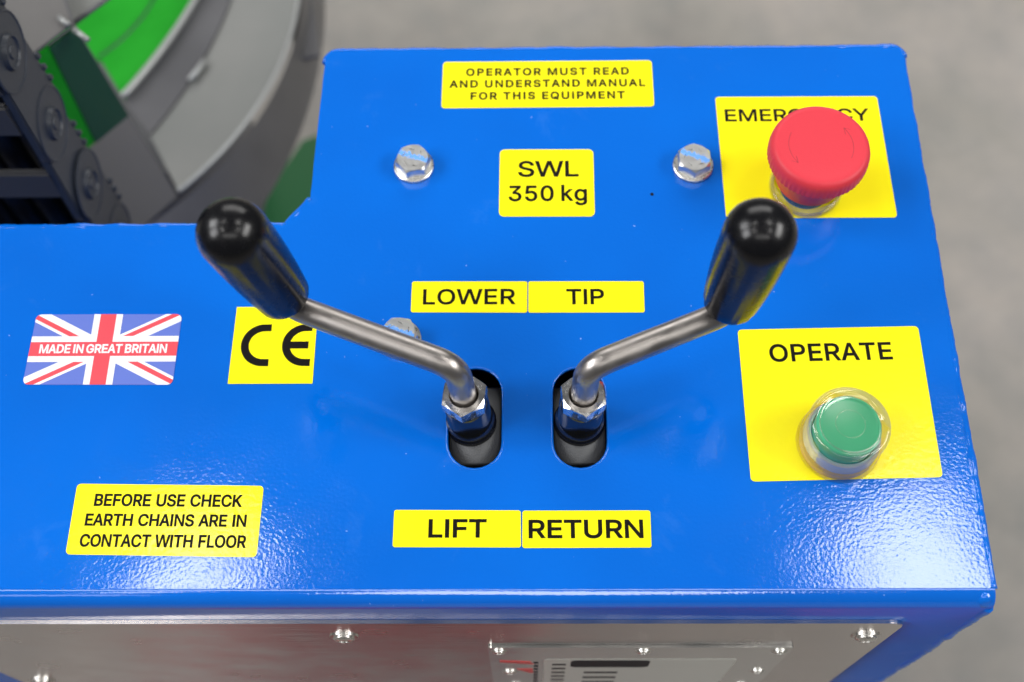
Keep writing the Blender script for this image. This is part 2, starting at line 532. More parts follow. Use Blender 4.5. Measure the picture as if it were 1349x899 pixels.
# ------------------------------------------------------------------ lettering
GLYPH = {"A":[464,[[[10,0],[196,509],[268,509],[454,0],[382,0],[334,142],[130,142],[82,0]],[[313,202],[232,440],[151,202]]]],"B":[456,[[[60,0],[60,509],[266,508],[290,504],[310,499],[329,491],[345,481],[371,456],[381,442],[394,410],[398,374],[397,353],[393,335],[387,320],[368,295],[343,278],[315,267],[331,259],[347,254],[363,245],[378,234],[391,220],[409,189],[417,155],[417,117],[408,83],[390,52],[377,39],[362,28],[324,10],[301,4],[247,0]],[[125,57],[272,58],[296,63],[315,70],[330,80],[341,92],[349,106],[353,120],[355,137],[354,154],[349,169],[342,184],[332,197],[306,218],[289,225],[270,230],[125,231]],[[125,285],[256,286],[288,296],[302,304],[314,314],[323,326],[330,340],[335,355],[336,372],[335,388],[330,404],[323,417],[313,429],[299,439],[283,446],[263,451],[125,452]]]],"C":[510,[[[235,-5],[205,1],[176,11],[150,25],[126,42],[104,63],[86,87],[70,115],[57,146],[48,179],[42,215],[40,254],[42,293],[48,329],[57,362],[70,393],[86,421],[104,445],[126,466],[150,484],[176,498],[205,508],[235,514],[286,515],[323,509],[357,498],[388,482],[415,460],[438,433],[456,402],[469,367],[473,348],[408,348],[397,381],[380,407],[344,437],[315,449],[284,455],[244,454],[223,450],[203,442],[166,419],[150,404],[137,385],[125,364],[116,340],[109,314],[104,285],[103,254],[104,223],[109,195],[116,169],[125,145],[137,124],[151,105],[166,89],[184,76],[203,66],[223,59],[244,54],[284,54],[315,60],[344,72],[369,91],[389,114],[403,144],[408,160],[473,160],[464,124],[448,91],[428,62],[388,28],[357,11],[323,0],[286,-6]]]],"D":[502,[[[60,0],[60,509],[225,509],[261,507],[294,501],[325,492],[353,478],[378,461],[399,441],[418,418],[433,391],[446,361],[455,329],[460,293],[462,255],[460,217],[455,181],[446,149],[433,119],[417,92],[398,68],[376,48],[351,31],[322,17],[291,8],[256,2],[219,0]],[[125,57],[245,58],[272,63],[296,70],[318,81],[337,94],[354,110],[368,128],[379,149],[388,172],[394,198],[398,225],[398,285],[394,312],[388,338],[379,361],[368,381],[354,399],[338,415],[320,428],[299,438],[275,446],[249,450],[125,452]]]],"E":[419,[[[60,0],[60,509],[372,509],[372,452],[125,452],[125,286],[355,286],[355,229],[125,229],[125,57],[375,57],[375,0]]]],"F":[410,[[[60,0],[60,509],[369,509],[369,452],[125,452],[125,278],[346,278],[346,221],[125,221],[125,0]]]],"G":[520,[[[269,-7],[236,-5],[205,1],[176,11],[149,25],[125,43],[103,64],[85,88],[69,116],[56,147],[47,180],[42,216],[40,254],[42,293],[47,329],[56,362],[69,393],[85,421],[103,445],[125,466],[149,484],[175,498],[203,508],[233,514],[285,515],[322,509],[357,497],[389,480],[417,457],[439,431],[457,400],[470,367],[474,349],[408,349],[395,379],[378,405],[356,427],[330,443],[299,452],[265,456],[243,454],[222,450],[202,442],[183,432],[166,419],[150,404],[137,385],[125,364],[116,340],[109,314],[104,285],[103,254],[104,223],[109,195],[116,169],[125,145],[137,124],[151,105],[166,89],[184,76],[203,66],[224,59],[246,54],[290,54],[328,63],[345,71],[361,81],[374,93],[396,123],[404,141],[410,160],[414,199],[283,199],[283,256],[478,256],[476,170],[471,141],[463,115],[451,91],[436,69],[419,50],[399,33],[377,19],[352,8],[326,0],[298,-5]]]],"H":[517,[[[60,0],[60,509],[125,509],[125,289],[392,289],[392,509],[457,509],[457,0],[392,0],[392,232],[125,232],[125,0]]]],"I":[190,[[[62,0],[62,509],[128,509],[128,0]]]],"K":[467,[[[60,0],[60,509],[125,509],[125,262],[355,509],[440,509],[236,292],[452,0],[370,0],[190,244],[125,176],[125,0]]]],"L":[393,[[[60,0],[60,509],[125,509],[125,57],[361,57],[361,0]]]],"M":[628,[[[60,0],[60,509],[155,509],[314,95],[473,509],[568,509],[568,0],[505,0],[505,415],[344,0],[284,0],[123,415],[123,0]]]],"N":[523,[[[60,0],[60,509],[130,509],[400,110],[400,509],[463,509],[463,0],[393,0],[123,400],[123,0]]]],"O":[533,[[[267,-7],[235,-5],[205,1],[176,11],[150,25],[126,42],[105,63],[86,87],[70,115],[57,146],[48,179],[42,215],[40,254],[42,293],[48,329],[57,362],[70,393],[86,421],[105,445],[126,466],[150,484],[176,498],[205,508],[235,514],[267,516],[299,514],[329,508],[358,498],[384,484],[408,466],[429,445],[448,421],[464,393],[477,362],[486,329],[491,293],[493,254],[491,215],[486,179],[477,146],[464,115],[448,87],[429,63],[408,42],[384,25],[358,11],[329,1],[299,-5]],[[267,53],[289,54],[310,59],[330,66],[349,76],[367,89],[383,104],[396,123],[408,144],[418,168],[425,194],[429,223],[430,254],[429,286],[425,315],[418,341],[408,365],[396,386],[383,404],[367,420],[349,433],[330,443],[310,450],[289,455],[267,456],[244,455],[223,450],[203,443],[184,433],[166,420],[151,404],[137,385],[125,364],[116,340],[109,314],[104,285],[103,254],[104,223],[109,194],[116,168],[125,144],[137,123],[151,105],[166,89],[184,76],[203,66],[223,59],[244,54]]]],"P":[445,[[[60,0],[60,509],[264,508],[289,504],[312,498],[333,489],[351,478],[367,465],[380,450],[398,415],[404,395],[409,352],[404,309],[398,289],[390,271],[380,255],[367,240],[351,228],[333,217],[312,209],[289,203],[236,198],[125,198],[125,0]],[[125,255],[253,256],[284,262],[298,267],[313,276],[325,287],[334,300],[344,333],[344,371],[340,389],[334,405],[325,419],[313,430],[298,440],[269,449],[233,452],[125,452]]]],"Q":[533,[[[267,-7],[235,-5],[205,1],[176,11],[150,25],[126,42],[105,63],[86,87],[70,115],[57,146],[48,179],[42,215],[40,254],[42,293],[48,329],[57,362],[70,393],[86,421],[105,445],[126,466],[150,484],[176,498],[205,508],[235,514],[267,516],[299,514],[329,508],[358,498],[384,484],[408,466],[429,445],[448,421],[464,393],[477,362],[486,329],[491,293],[493,254],[491,215],[486,179],[477,146],[464,115],[448,87],[429,63],[408,42],[384,25],[358,11],[329,1],[299,-5]],[[267,53],[289,54],[310,59],[330,66],[349,76],[367,89],[383,104],[396,123],[408,144],[418,168],[425,194],[429,223],[430,254],[429,286],[425,315],[418,341],[408,365],[396,386],[383,404],[367,420],[349,433],[330,443],[310,450],[289,455],[267,456],[244,455],[223,450],[203,443],[184,433],[166,420],[151,404],[137,385],[125,364],[116,340],[109,314],[104,285],[103,254],[104,223],[109,194],[116,168],[125,144],[137,123],[151,105],[166,89],[184,76],[203,66],[223,59],[244,54]]]],"R":[449,[[[60,0],[60,509],[264,508],[289,504],[312,498],[333,489],[351,478],[367,465],[380,450],[398,415],[404,395],[409,352],[404,309],[398,289],[390,271],[380,255],[367,240],[351,228],[333,217],[312,209],[303,207],[428,0],[353,0],[236,199],[125,199],[125,0]],[[125,255],[253,256],[284,262],[298,267],[313,276],[325,287],[334,300],[344,333],[344,371],[340,389],[334,405],[325,419],[313,430],[298,440],[269,449],[233,452],[125,452]]]],"S":[447,[[[197,-8],[149,1],[108,19],[91,31],[76,44],[64,60],[54,77],[46,96],[41,115],[38,137],[104,137],[107,118],[114,102],[123,88],[135,76],[150,66],[184,53],[224,49],[257,52],[286,60],[303,69],[317,79],[338,106],[344,122],[346,139],[344,154],[340,168],[332,179],[310,197],[296,205],[154,249],[128,261],[105,274],[86,289],[71,307],[60,326],[54,348],[52,372],[53,393],[58,413],[65,431],[75,448],[87,463],[102,476],[119,488],[158,506],[203,515],[252,515],[296,506],[334,488],[365,463],[377,449],[387,433],[394,415],[399,397],[401,378],[337,378],[334,396],[327,412],[316,425],[302,437],[285,446],[267,453],[247,458],[225,459],[204,458],[167,448],[152,440],[139,430],[129,418],[121,405],[117,391],[115,376],[117,359],[122,345],[142,324],[169,308],[212,293],[312,264],[359,238],[384,213],[395,198],[405,171],[408,139],[407,119],[403,99],[396,81],[374,48],[360,34],[343,22],[302,2],[278,-4],[252,-8]]]],"T":[449,[[[32,452],[32,509],[417,509],[417,452],[257,452],[257,0],[193,0],[193,452]]]],"U":[517,[[[259,-8],[230,-7],[203,-2],[177,5],[154,15],[133,28],[114,43],[98,61],[85,80],[74,101],[66,124],[62,148],[60,173],[60,509],[124,509],[125,160],[134,128],[150,100],[173,77],[203,61],[239,53],[279,53],[315,61],[345,77],[368,100],[377,113],[389,144],[393,178],[393,509],[457,509],[457,173],[456,148],[451,124],[444,101],[433,80],[419,61],[403,43],[384,28],[363,15],[340,5],[315,-2],[288,-7]]]],"W":[686,[[[8,509],[78,509],[178,100],[302,509],[384,509],[508,100],[608,509],[678,509],[545,0],[470,0],[343,415],[216,0],[141,0]]]],"Y":[472,[[[4,509],[82,509],[236,270],[390,509],[468,509],[269,205],[269,0],[203,0],[203,205]]]],"3":[453,[[[195,-6],[152,3],[114,19],[83,43],[70,57],[59,74],[52,92],[47,111],[44,132],[109,132],[112,115],[118,100],[126,87],[137,76],[150,66],[165,59],[200,51],[239,51],[257,55],[291,69],[304,80],[315,93],[323,108],[327,125],[329,145],[328,163],[323,180],[316,196],[305,211],[292,223],[275,234],[242,244],[201,248],[157,248],[157,299],[288,448],[70,452],[70,509],[372,509],[372,461],[211,288],[238,290],[264,288],[287,284],[308,276],[327,265],[344,253],[359,239],[371,222],[381,204],[388,185],[392,166],[393,145],[392,123],[387,103],[380,84],[370,66],[358,50],[344,35],[327,23],[309,12],[266,-2],[243,-6]]]],"5":[453,[[[199,-6],[159,3],[123,21],[94,45],[74,76],[67,93],[62,111],[60,130],[122,130],[130,102],[138,89],[160,68],[173,60],[204,51],[221,50],[241,52],[259,56],[276,64],[291,75],[304,88],[314,104],[322,122],[326,141],[327,178],[320,208],[314,221],[303,237],[290,251],[275,262],[257,270],[238,275],[218,277],[184,273],[152,262],[128,246],[67,253],[96,509],[366,509],[366,452],[151,452],[134,301],[162,318],[194,330],[229,334],[263,330],[294,321],[321,306],[345,285],[364,260],[379,231],[388,198],[391,163],[390,139],[386,116],[379,96],[369,76],[357,58],[343,41],[327,27],[309,15],[289,6],[268,-1],[245,-6]]]],"0":[453,[[[227,-7],[200,-5],[174,1],[151,10],[130,24],[111,41],[95,62],[81,86],[69,113],[60,144],[53,178],[49,214],[48,254],[49,294],[53,330],[60,364],[69,395],[81,423],[95,447],[111,467],[130,484],[151,498],[174,508],[200,514],[227,516],[254,514],[279,508],[302,498],[323,484],[342,467],[358,447],[372,423],[384,395],[393,364],[400,330],[404,294],[405,254],[404,214],[400,178],[393,144],[384,113],[372,86],[358,62],[342,41],[323,24],[302,10],[279,1],[254,-5]],[[227,50],[245,52],[262,56],[276,64],[290,74],[303,87],[313,103],[330,144],[340,194],[344,254],[340,314],[330,365],[313,405],[303,422],[290,435],[276,446],[262,454],[245,458],[227,460],[209,458],[192,454],[177,446],[163,435],[151,422],[140,405],[123,365],[113,314],[109,254],[113,194],[123,144],[131,122],[140,103],[151,87],[163,74],[177,64],[192,56],[209,52]]]],"k":[381,[[[45,0],[45,530],[107,530],[107,235],[270,385],[350,385],[188,240],[362,0],[287,0],[142,198],[107,164],[107,0]]]],"g":[425,[[[187,-150],[150,-145],[119,-134],[93,-119],[70,-97],[51,-69],[101,-41],[131,-74],[154,-88],[187,-96],[229,-96],[249,-92],[267,-85],[282,-75],[295,-62],[304,-46],[309,-28],[311,-6],[311,68],[287,41],[266,24],[236,10],[217,6],[172,6],[151,10],[132,17],[95,39],[80,53],[66,70],[55,90],[46,112],[39,136],[35,163],[34,191],[35,219],[39,246],[46,270],[55,293],[66,314],[80,332],[95,348],[112,361],[131,371],[152,378],[173,383],[218,383],[237,379],[267,365],[288,346],[308,319],[313,379],[372,379],[371,-33],[367,-54],[360,-73],[350,-90],[338,-105],[324,-117],[309,-128],[272,-143],[230,-150]],[[222,60],[251,68],[264,75],[279,87],[291,103],[300,121],[309,154],[312,193],[309,231],[300,264],[291,283],[279,299],[264,312],[251,320],[222,329],[188,329],[158,320],[145,312],[124,290],[109,262],[99,230],[96,193],[99,155],[109,123],[118,104],[130,89],[145,76],[172,63],[188,60]]]],"tail":[0,[[[245,159],[313,159],[468,-48],[401,-48]]]]}
CAPH = max(q[1] for s in GLYPH['E'][1] for q in s)


def grow(pts, d):
    """move a closed outline d outwards along its mitred corners"""
    area_ = sum(pts[i - 1][0] * pts[i][1] - pts[i][0] * pts[i - 1][1] for i in range(len(pts)))
    out = []
    n = len(pts)
    for i in range(n):
        a, b, c = Vector(pts[i - 1]), Vector(pts[i]), Vector(pts[(i + 1) % n])
        d1, d2 = (b - a).normalized(), (c - b).normalized()
        n1, n2 = Vector((d1.y, -d1.x)), Vector((d2.y, -d2.x))
        m_ = n1 + n2
        if m_.length < .3:
            m_ = n1
        m_.normalize()
        k = min(1.6, 1 / max(.3, m_.dot(n1)))
        out.append(tuple(b + m_ * d * k))
    return out


def text_splines(txt, x0, x1, y, h, track=0.0, rot=0.0, wordgap=210, bold=.00014):
    """lettering whose ink runs from x0 to x1 (mm), caps h tall (mm)"""
    pen = 0
    raw, groups = [], []
    for ch in txt:
        if ch == ' ':
            pen += wordgap
            continue
        adv, sp = GLYPH[ch]
        # outer outlines and counters turn opposite ways: the first one tells which way is outward
        f = sp[0]
        sgn = 1 if sum(f[i - 1][0] * f[i][1] - f[i][0] * f[i - 1][1] for i in range(len(f))) > 0 else -1
        for s in sp:
            raw.append(([(q[0] + pen, q[1]) for q in s], sgn, len(groups)))
        groups.append([])
        if ch == 'Q':
            raw.append(([(q[0] + pen, q[1]) for q in GLYPH['tail'][1][0]], -1, len(groups)))
            groups.append([])
        pen += adv + track * 700
    lo = min(q[0] for s, _, _ in raw for q in s)
    hi = max(q[0] for s, _, _ in raw for q in s)
    x0 += bold * 1000
    x1 -= bold * 1000
    h -= bold * 2000
    y += bold * 1000
    sx = (x1 - x0) / (hi - lo)
    sy = h / CAPH
    for s, sgn, gi in raw:
        r = []
        for q in s:
            X = (q[0] - lo) * sx
            Y = q[1] * sy
            r.append(((x0 + X * math.cos(rot) - Y * math.sin(rot)) / 1000, (y + X * math.sin(rot) + Y * math.cos(rot)) / 1000))
        groups[gi].append((grow(r, bold * sgn), False))
    return groups


def lettering(parent, lines, m=INK, z=.00024, bold=.00016, name='lettering'):
    bm = bmesh.new()
    for l in lines:
        for gi, g in enumerate(text_splines(bold=bold, **l)):
            me = curve_mesh(g, extrude=.00002)
            me.transform(Matrix.Translation((0, 0, .000004 * (gi % 3))))
            bm.from_mesh(me)
            bpy.data.meshes.remove(me)
    bmesh.ops.translate(bm, verts=bm.verts, vec=(0, 0, z))
    o = obj(name, bm, m)
    o.parent = parent
    o.matrix_parent_inverse = parent.matrix_world.inverted()
    return o


# ------------------------------------------------------------------ floor
bm = bmesh.new()
box(bm, -12, 12, -10, 14, -.95, -.85)
fl = obj('floor', bm, CONC)
fl['kind'] = 'structure'

# ------------------------------------------------------------------ console
con = thing('control_console', 'bright blue powder coated control console with yellow labels, levers and push buttons on top', 'control console', (0, .22, -.85))
con_inv = con.matrix_basis.inverted()

XR, YF, YB, YL, XI = .1672, .098, .3478, .2568, -.0905   # right, front, back, left-hand back edge, step in x
XL = -.46
RB = .006                                                   # bend radius of the front edge

slots = []
for cx in (-.0208, .0194):
    slots.append((cx, .1705, .0106, .0210))                 # centre, half width, half length


def slot_outline(cx, cy, hw, hl, n=12, g=0):
    pts = []
    for k in range(n + 1):
        t = PI * k / n
        pts.append((cx + (hw + g) * math.cos(t), cy + hl - hw + (hw + g) * math.sin(t)))
    for k in range(n + 1):
        t = PI + PI * k / n
        pts.append((cx + (hw + g) * math.cos(t), cy - hl + hw + (hw + g) * math.sin(t)))
    return pts


corner = [(XR, YF + RB), (XR, YB), (XI, YB), (XI - .0015, YL + .012), (XI - .011, YL), (XL, YL), (XL, YF + RB)]
outline = fillet([Vector(p) for p in corner], [0, .005, .006, .001, .001, 0, 0], 6)
# subdivide and roughen the sheared edges a little
dense = []
for i, p in enumerate(outline):
    q = outline[(i + 1) % len(outline)]
    d = math.hypot(q[0] - p[0], q[1] - p[1])
    k = max(1, int(d / .004))
    straight_front = p[1] < YF + RB + .0005 and q[1] < YF + RB + .0005
    for j in range(k if not straight_front else 1):
        s = j / k
        x, y = p[0] + (q[0] - p[0]) * s, p[1] + (q[1] - p[1]) * s
        if not straight_front and y > YF + RB + .002 and x > XL + .01:
            x += .0003 * noise.noise(Vector((x * 90, y * 90, 3)))
            y += .0003 * noise.noise(Vector((x * 90, y * 90, 9)))
        dense.append((x, y))
me = curve_mesh([(dense, False)] + [(slot_outline(*s), False) for s in slots], extrude=.00125)
me.transform(Matrix.Translation((0, 0, -.00125)))
bm = bmesh.new()
bm.from_mesh(me)
# front bend and front sheet, one profile swept along x
prof = [(YF + RB, 0)]
for k in range(1, 13):
    t = PI / 2 * k / 12
    prof.append((YF + RB - RB * math.sin(t), -RB + RB * math.cos(t)))
prof += [(YF, -.03), (YF, -.83)]
xs = [XL, XR]
rows = [[bm.verts.new((x, y, z)) for y, z in prof] for x in xs]
inn = [[bm.verts.new((x, y + .0025, z - (.0025 if z > -.001 else 0))) for y, z in prof] for x in xs]
for i in range(len(prof) - 1):
    bm.faces.new((rows[0][i], rows[0][i + 1], rows[1][i + 1], rows[1][i])).smooth = True
# other walls
wall = [p for p in dense]
for i in range(len(wall)):
    p, q = wall[i], wall[(i + 1) % len(wall)]
    if p[1] < YF + RB + .0005 and q[1] < YF + RB + .0005:
        continue
    vs = [bm.verts.new((*p, -.0025)), bm.verts.new((*q, -.0025)), bm.verts.new((*q, -.83)), bm.verts.new((*p, -.83))]
    bm.faces.new(vs[::-1])
for x in (XR, XL):
    pp = [(x, YF + RB, -.0025), (x, YF + RB, -.83)] + [(x, y, z) for y, z in reversed(prof)]
    pp = [(x, YF + RB, 0)] + [(x, y, z) for y, z in prof[1:]] + [(x, YF + RB, -.83)]
    bm.faces.new([bm.verts.new(c) for c in (pp if x == XL else pp[::-1])])
f = bm.faces.new([bm.verts.new((x, y, -.83)) for x, y in wall][::-1])
bmesh.ops.remove_doubles(bm, verts=bm.verts, dist=1e-6)
body = obj('housing', bm, BLUE, con)


def weld(name, pts, r, seed, amp=.35):
    dn = []
    for i in range(len(pts) - 1):
        a, b = Vector(pts[i]), Vector(pts[i + 1])
        k = max(1, int((b - a).length / .0014))
        dn += [a.lerp(b, j / k) for j in range(k)]
    dn.append(Vector(pts[-1]))
    rr = []
    for i, p in enumerate(dn):
        nz = noise.noise(p * 120 + Vector((seed, 0, 0)))
        rr.append(r * (1 + amp * nz + .12 * noise.noise(p * 600)))
        dn[i] = p + Vector((noise.noise(p * 90 + Vector((0, seed, 0))), noise.noise(p * 90 + Vector((7, seed, 0))), 0)) * .0003
    bm = bmesh.new()
    tube(bm, dn, rr, 10)
    return obj(name, bm, BLUE, con, smooth=True)


weld('weld_bead', [(XR - .0006, YF + .006, -.0016), (XR - .0004, .15, -.0014), (XR - .0006, .21, -.0018), (XR - .0006, .28, -.002), (XR - .0008, YB - .005, -.002)], .0019, 3, .18)
ub = fillet([Vector(p) for p in corner], [0, .005, .006, .001, .001, 0, 0], 6)
weld('weld_bead', [(x, y, -.0019) for x, y in ub if y > YF + RB + .001 and x > XL + .001 and y > YL + .02][:], .0019, 11, .25)
weld('weld_bead', [(XI - .0013, YL + .013, -.0018), (XI - .011, YL + .0004, -.0018), (-.2, YL, -.0018), (XL, YL, -.0018)], .0019, 17, .3)
weld('weld_bead', [(XR - .0005, YF + .0007, -.008), (XR - .0005, YF + .0007, -.07), (XR + .0004, YF + .0007, -.085), (XR - .0005, YF + .0007, -.12), (XR - .0005, YF + .0007, -.35)], .0019, 23, .25)
# blob of weld at the front corner
bm = bmesh.new()
bmesh.ops.create_icosphere(bm, subdivisions=3, radius=.0042)
for v in bm.verts:
    v.co *= 1 + .18 * noise.noise(v.co * 300)
    v.co.z *= .95
    v.co += Vector((XR - .0032, YF + .0042, -.0042))
obj('weld_corner', bm, BLUE, con, smooth=True)
for s in slots:
    bm = bmesh.new()
    tube(bm, [(x, y, -.0004) for x, y in slot_outline(*s, g=.0001)], .00055, 8, closed=True)
    obj('slot_rim', bm, BLUE, con, smooth=True)
# legs under the cabinet
for x in (XL + .05, XR - .03):
    for y in (YF + .03, YL - .03):
        bm = bmesh.new()
        lathe(bm, [(.02, 0), (.02, .004), (.008, .006), (.008, .03)], (x, y, -.85), seg=20)
        obj('foot', bm, STEEL, con)

# small black chip on the panel
bm = bmesh.new()
lathe(bm, [(.0008, 0), (.0007, .0001), (0, .00012)], (.052, .2709, 0), seg=9)
obj('paint_chip', bm, INK, con)


# --- hex bolts with washers
def hex_bolt(x, y, rot, zadd=0):
    t = bpy.data.objects.new('hex_bolt', None)
    COL.objects.link(t)
    t.empty_display_size = .005
    t.location = (x, y, 0)
    t.parent = con
    t.matrix_parent_inverse = con_inv
    bpy.context.view_layer.update()
    bm = bmesh.new()
    lathe(bm, [(.0046, 0), (.0083, 0), (.0085, .0002), (.0085, .0014), (.0081, .0017), (.0046, .0017)], (x, y, .00002), seg=40)
    wsh = obj('washer', bm, STEEL, None, smooth=True, angle=.6)
    wsh.parent = t; wsh.matrix_parent_inverse = t.matrix_world.inverted()
    bm = bmesh.new()
    R6 = .0076

    def hexr(a, k):
        b = (a % (PI / 3)) - PI / 6
        return math.cos(PI / 6) / math.cos(b)
    # chamfered head: round crown over a hexagonal prism
    seg = 48
    u, v, ax = frame((0, 0, 1))
    rings = []
    for k, h in enumerate((.0017, .0066, .0072)):
        ring = []
        for i in range(seg):
            a = 2 * PI * i / seg
            rad = R6 * hexr(a, k)
            hh = h
            if k == 1:
                hh = .0072 - max(0, (rad - R6 * .868)) * .75 - .0003
            if k == 2:
                rad = R6 * .85
            ring.append(bm.verts.new((x + rad * math.cos(a + rot), y + rad * math.sin(a + rot), hh)))
        rings.append(ring)
    inner = [bm.verts.new((x + R6 * .60 * math.cos(2 * PI * i / seg), y + R6 * .60 * math.sin(2 * PI * i / seg), .0070)) for i in range(seg)]
    sh = (int(round(rot / (2 * PI) * seg))) % seg
    for A, B in zip(rings, rings[1:]):
        for i in range(seg):
            j = (i + 1) % seg
            bm.faces.new((A[i], A[j], B[j], B[i]))
    bm.faces.new(rings[-1])
    for vv in inner:
        bm.verts.remove(vv)
    hd = obj('bolt_head', bm, BOLT, None, smooth=True, angle=.35)
    hd.parent = t; hd.matrix_parent_inverse = t.matrix_world.inverted()
    # forged grade marks on the head
    bm = bmesh.new()
    for k in range(5):
        a = rot + .4 + k * 1.1
        cx, cy = x + .0042 * math.cos(a), y + .0042 * math.sin(a)
        d = Vector((math.cos(a + 1.2), math.sin(a + 1.2), 0)) * .0011
        tube(bm, [(cx - d.x, cy - d.y, .0072), (cx + d.x, cy + d.y, .0072)], .00022, 6)
    mk = obj('grade_mark', bm, STEEL, None)
    mk['kind'] = 'stuff'
    mk.parent = t; mk.matrix_parent_inverse = t.matrix_world.inverted()
    return t


BOLT = mat('bolt_steel_with_blue_streak', (.62, .61, .58), .32, 1)
rough_var(BOLT, 500, .3, .4)
tc = N(BOLT, 'ShaderNodeTexCoord')
BOLT_TC = tc
geo = N(BOLT, 'ShaderNodeNewGeometry')
# blue streak: a band on the upward faces, broken by noise, local to each bolt head through its generated box
sep = N(BOLT, 'ShaderNodeSeparateXYZ')
L(BOLT, tc.outputs['Generated'], sep.inputs[0])
ma = N(BOLT, 'ShaderNodeMath', operation='MULTIPLY_ADD')
L(BOLT, sep.outputs['X'], ma.inputs[0]); ma.inputs[1].default_value = .38
L(BOLT, sep.outputs['Y'], ma.inputs[2])
ms = N(BOLT, 'ShaderNodeMath', operation='SUBTRACT')
L(BOLT, ma.outputs[0], ms.inputs[0]); ms.inputs[1].default_value = .74
mb = N(BOLT, 'ShaderNodeMath', operation='ABSOLUTE')
L(BOLT, ms.outputs[0], mb.inputs[0])
nn = tex_noise(BOLT, 900, 3)
mn = N(BOLT, 'ShaderNodeMath', operation='MULTIPLY_ADD')
L(BOLT, nn.outputs['Fac'], mn.inputs[0]); mn.inputs[1].default_value = .35
L(BOLT, mb.outputs[0], mn.inputs[2])
rr = ramp(BOLT, mn.outputs[0], [(.24, (1, 1, 1, 1)), (.29, (0, 0, 0, 1))])
sz = N(BOLT, 'ShaderNodeSeparateXYZ')
L(BOLT, geo.outputs['Normal'], sz.inputs[0])
gt = N(BOLT, 'ShaderNodeMath', operation='GREATER_THAN')
L(BOLT, sz.outputs['Z'], gt.inputs[0]); gt.inputs[1].default_value = .8
mm = N(BOLT, 'ShaderNodeMath', operation='MULTIPLY')
L(BOLT, rr.outputs[0], mm.inputs[0]); L(BOLT, gt.outputs[0], mm.inputs[1])
mxb = N(BOLT, 'ShaderNodeMix', data_type='RGBA')
L(BOLT, mm.outputs[0], mxb.inputs['Factor'])
mxb.inputs[6].default_value = (.74, .74, .72, 1)
mxb.inputs[7].default_value = (.13, .36, .85, 1)
L(BOLT, mxb.outputs[2], bsdf(BOLT).inputs['Base Color'])
inv = N(BOLT, 'ShaderNodeMath', operation='SUBTRACT')
inv.inputs[0].default_value = 1
L(BOLT, mm.outputs[0], inv.inputs[1])
L(BOLT, inv.outputs[0], bsdf(BOLT).inputs['Metallic'])

hex_bolt(-.0487, .2852, .20)
hex_bolt(.0699, .2846, .52)
hex_bolt(-.0512, .2035, -.10)


# --- labels
def label_part(quad, text, lab, m=YELLOW, r=.0016, z0=.00002, th=.00018):
    q = [Vector((x / 1000, y / 1000)) for x, y in quad]     # TL TR BR BL
    poly = fillet(q[::-1], r, 5)
    bm = bmesh.new()
    prism(bm, poly, z0, z0 + th)
    o = obj('label', bm, m, con, label=lab)
    bpy.context.view_layer.update()
    if text:
        lettering(o, text)
    return o


T = lambda txt, x0, x1, y, h, **k: dict(txt=txt, x0=x0, x1=x1, y=y, h=h, **k)
lt = label_part([(-37.7, 340.6), (55.1, 340.7), (55.1, 315.7), (-37.9, 315.5)], None, 'wide yellow label with three lines of small black capitals, OPERATOR MUST READ')
lettering(lt, [T('OPERATOR MUST READ', -27.4, 44.8, 332.7, 4.16, track=.14, wordgap=270, rot=.002),
               T('AND UNDERSTAND MANUAL', -34.6, 51.7, 326.3, 4.12, track=.14, wordgap=270, rot=.002),
               T('FOR THIS EQUIPMENT', -25.2, 42.5, 319.8, 4.1, track=.14, wordgap=270, rot=.002)], bold=.00023)
lt = label_part([(-12.1, 293.7), (27.9, 293.5), (27.7, 260.1), (-12.3, 260.3)], None, 'squarish yellow label reading SWL 350 kg', r=.0022)
lettering(lt, [T('SWL', -4.3, 21.4, 279.7, 8.05), T('350 kg', -8.3, 24.7, 267.6, 7.8, wordgap=150, track=.02)], bold=.00026)
lt = label_part([(81.9, 320.5), (152.3, 320.3), (153.0, 258.8), (82.2, 258.9)], None, 'large yellow label reading EMERGENCY under the red mushroom button')
lettering(lt, [T('EMERGENCY', 85.4, 147.8, 307.4, 6.5)], bold=.00023)
lt = label_part([(82.9, 207.4), (154.4, 208.7), (154.8, 145.8), (83.0, 144.2)], None, 'large yellow label reading OPERATE round the green button')
lettering(lt, [T('OPERATE', 94.6, 142.7, 193.3, 7.6, rot=.018, track=.02)], bold=.00024)
lt = label_part([(-47.4, 229.8), (-.55, 229.6), (-.65, 215.4), (-47.4, 215.8)], None, 'narrow yellow label reading LOWER', r=.0009)
lettering(lt, [T('LOWER', -42.7, -5.4, 219.2, 7.0, track=.02)], bold=.00020)
lt = label_part([(-.1, 229.6), (46.6, 229.4), (46.4, 215.3), (-.2, 215.4)], None, 'narrow yellow label reading TIP', r=.0009)
lettering(lt, [T('TIP', 15.2, 30.4, 219.0, 7.0)], bold=.00022)
lt = label_part([(-50.4, 133.5), (-3.3, 133.2), (-3.2, 119.1), (-50.4, 119.3)], None, 'narrow yellow label reading LIFT', r=.0009)
lettering(lt, [T('LIFT', -37.4, -15.9, 122.8, 7.1)], bold=.00028)
lt = label_part([(-2.65, 133.1), (44.8, 133.1), (44.6, 119.0), (-2.7, 118.9)], None, 'narrow yellow label reading RETURN', r=.0009)
lettering(lt, [T('RETURN', -.4, 41.9, 122.5, 7.1)], bold=.00027)
lt = label_part([(-170.7, 144.0), (-100.0, 143.0), (-100.2, 115.6), (-170.8, 116.8)], None, 'yellow label with three lines of capitals, BEFORE USE CHECK EARTH CHAINS')
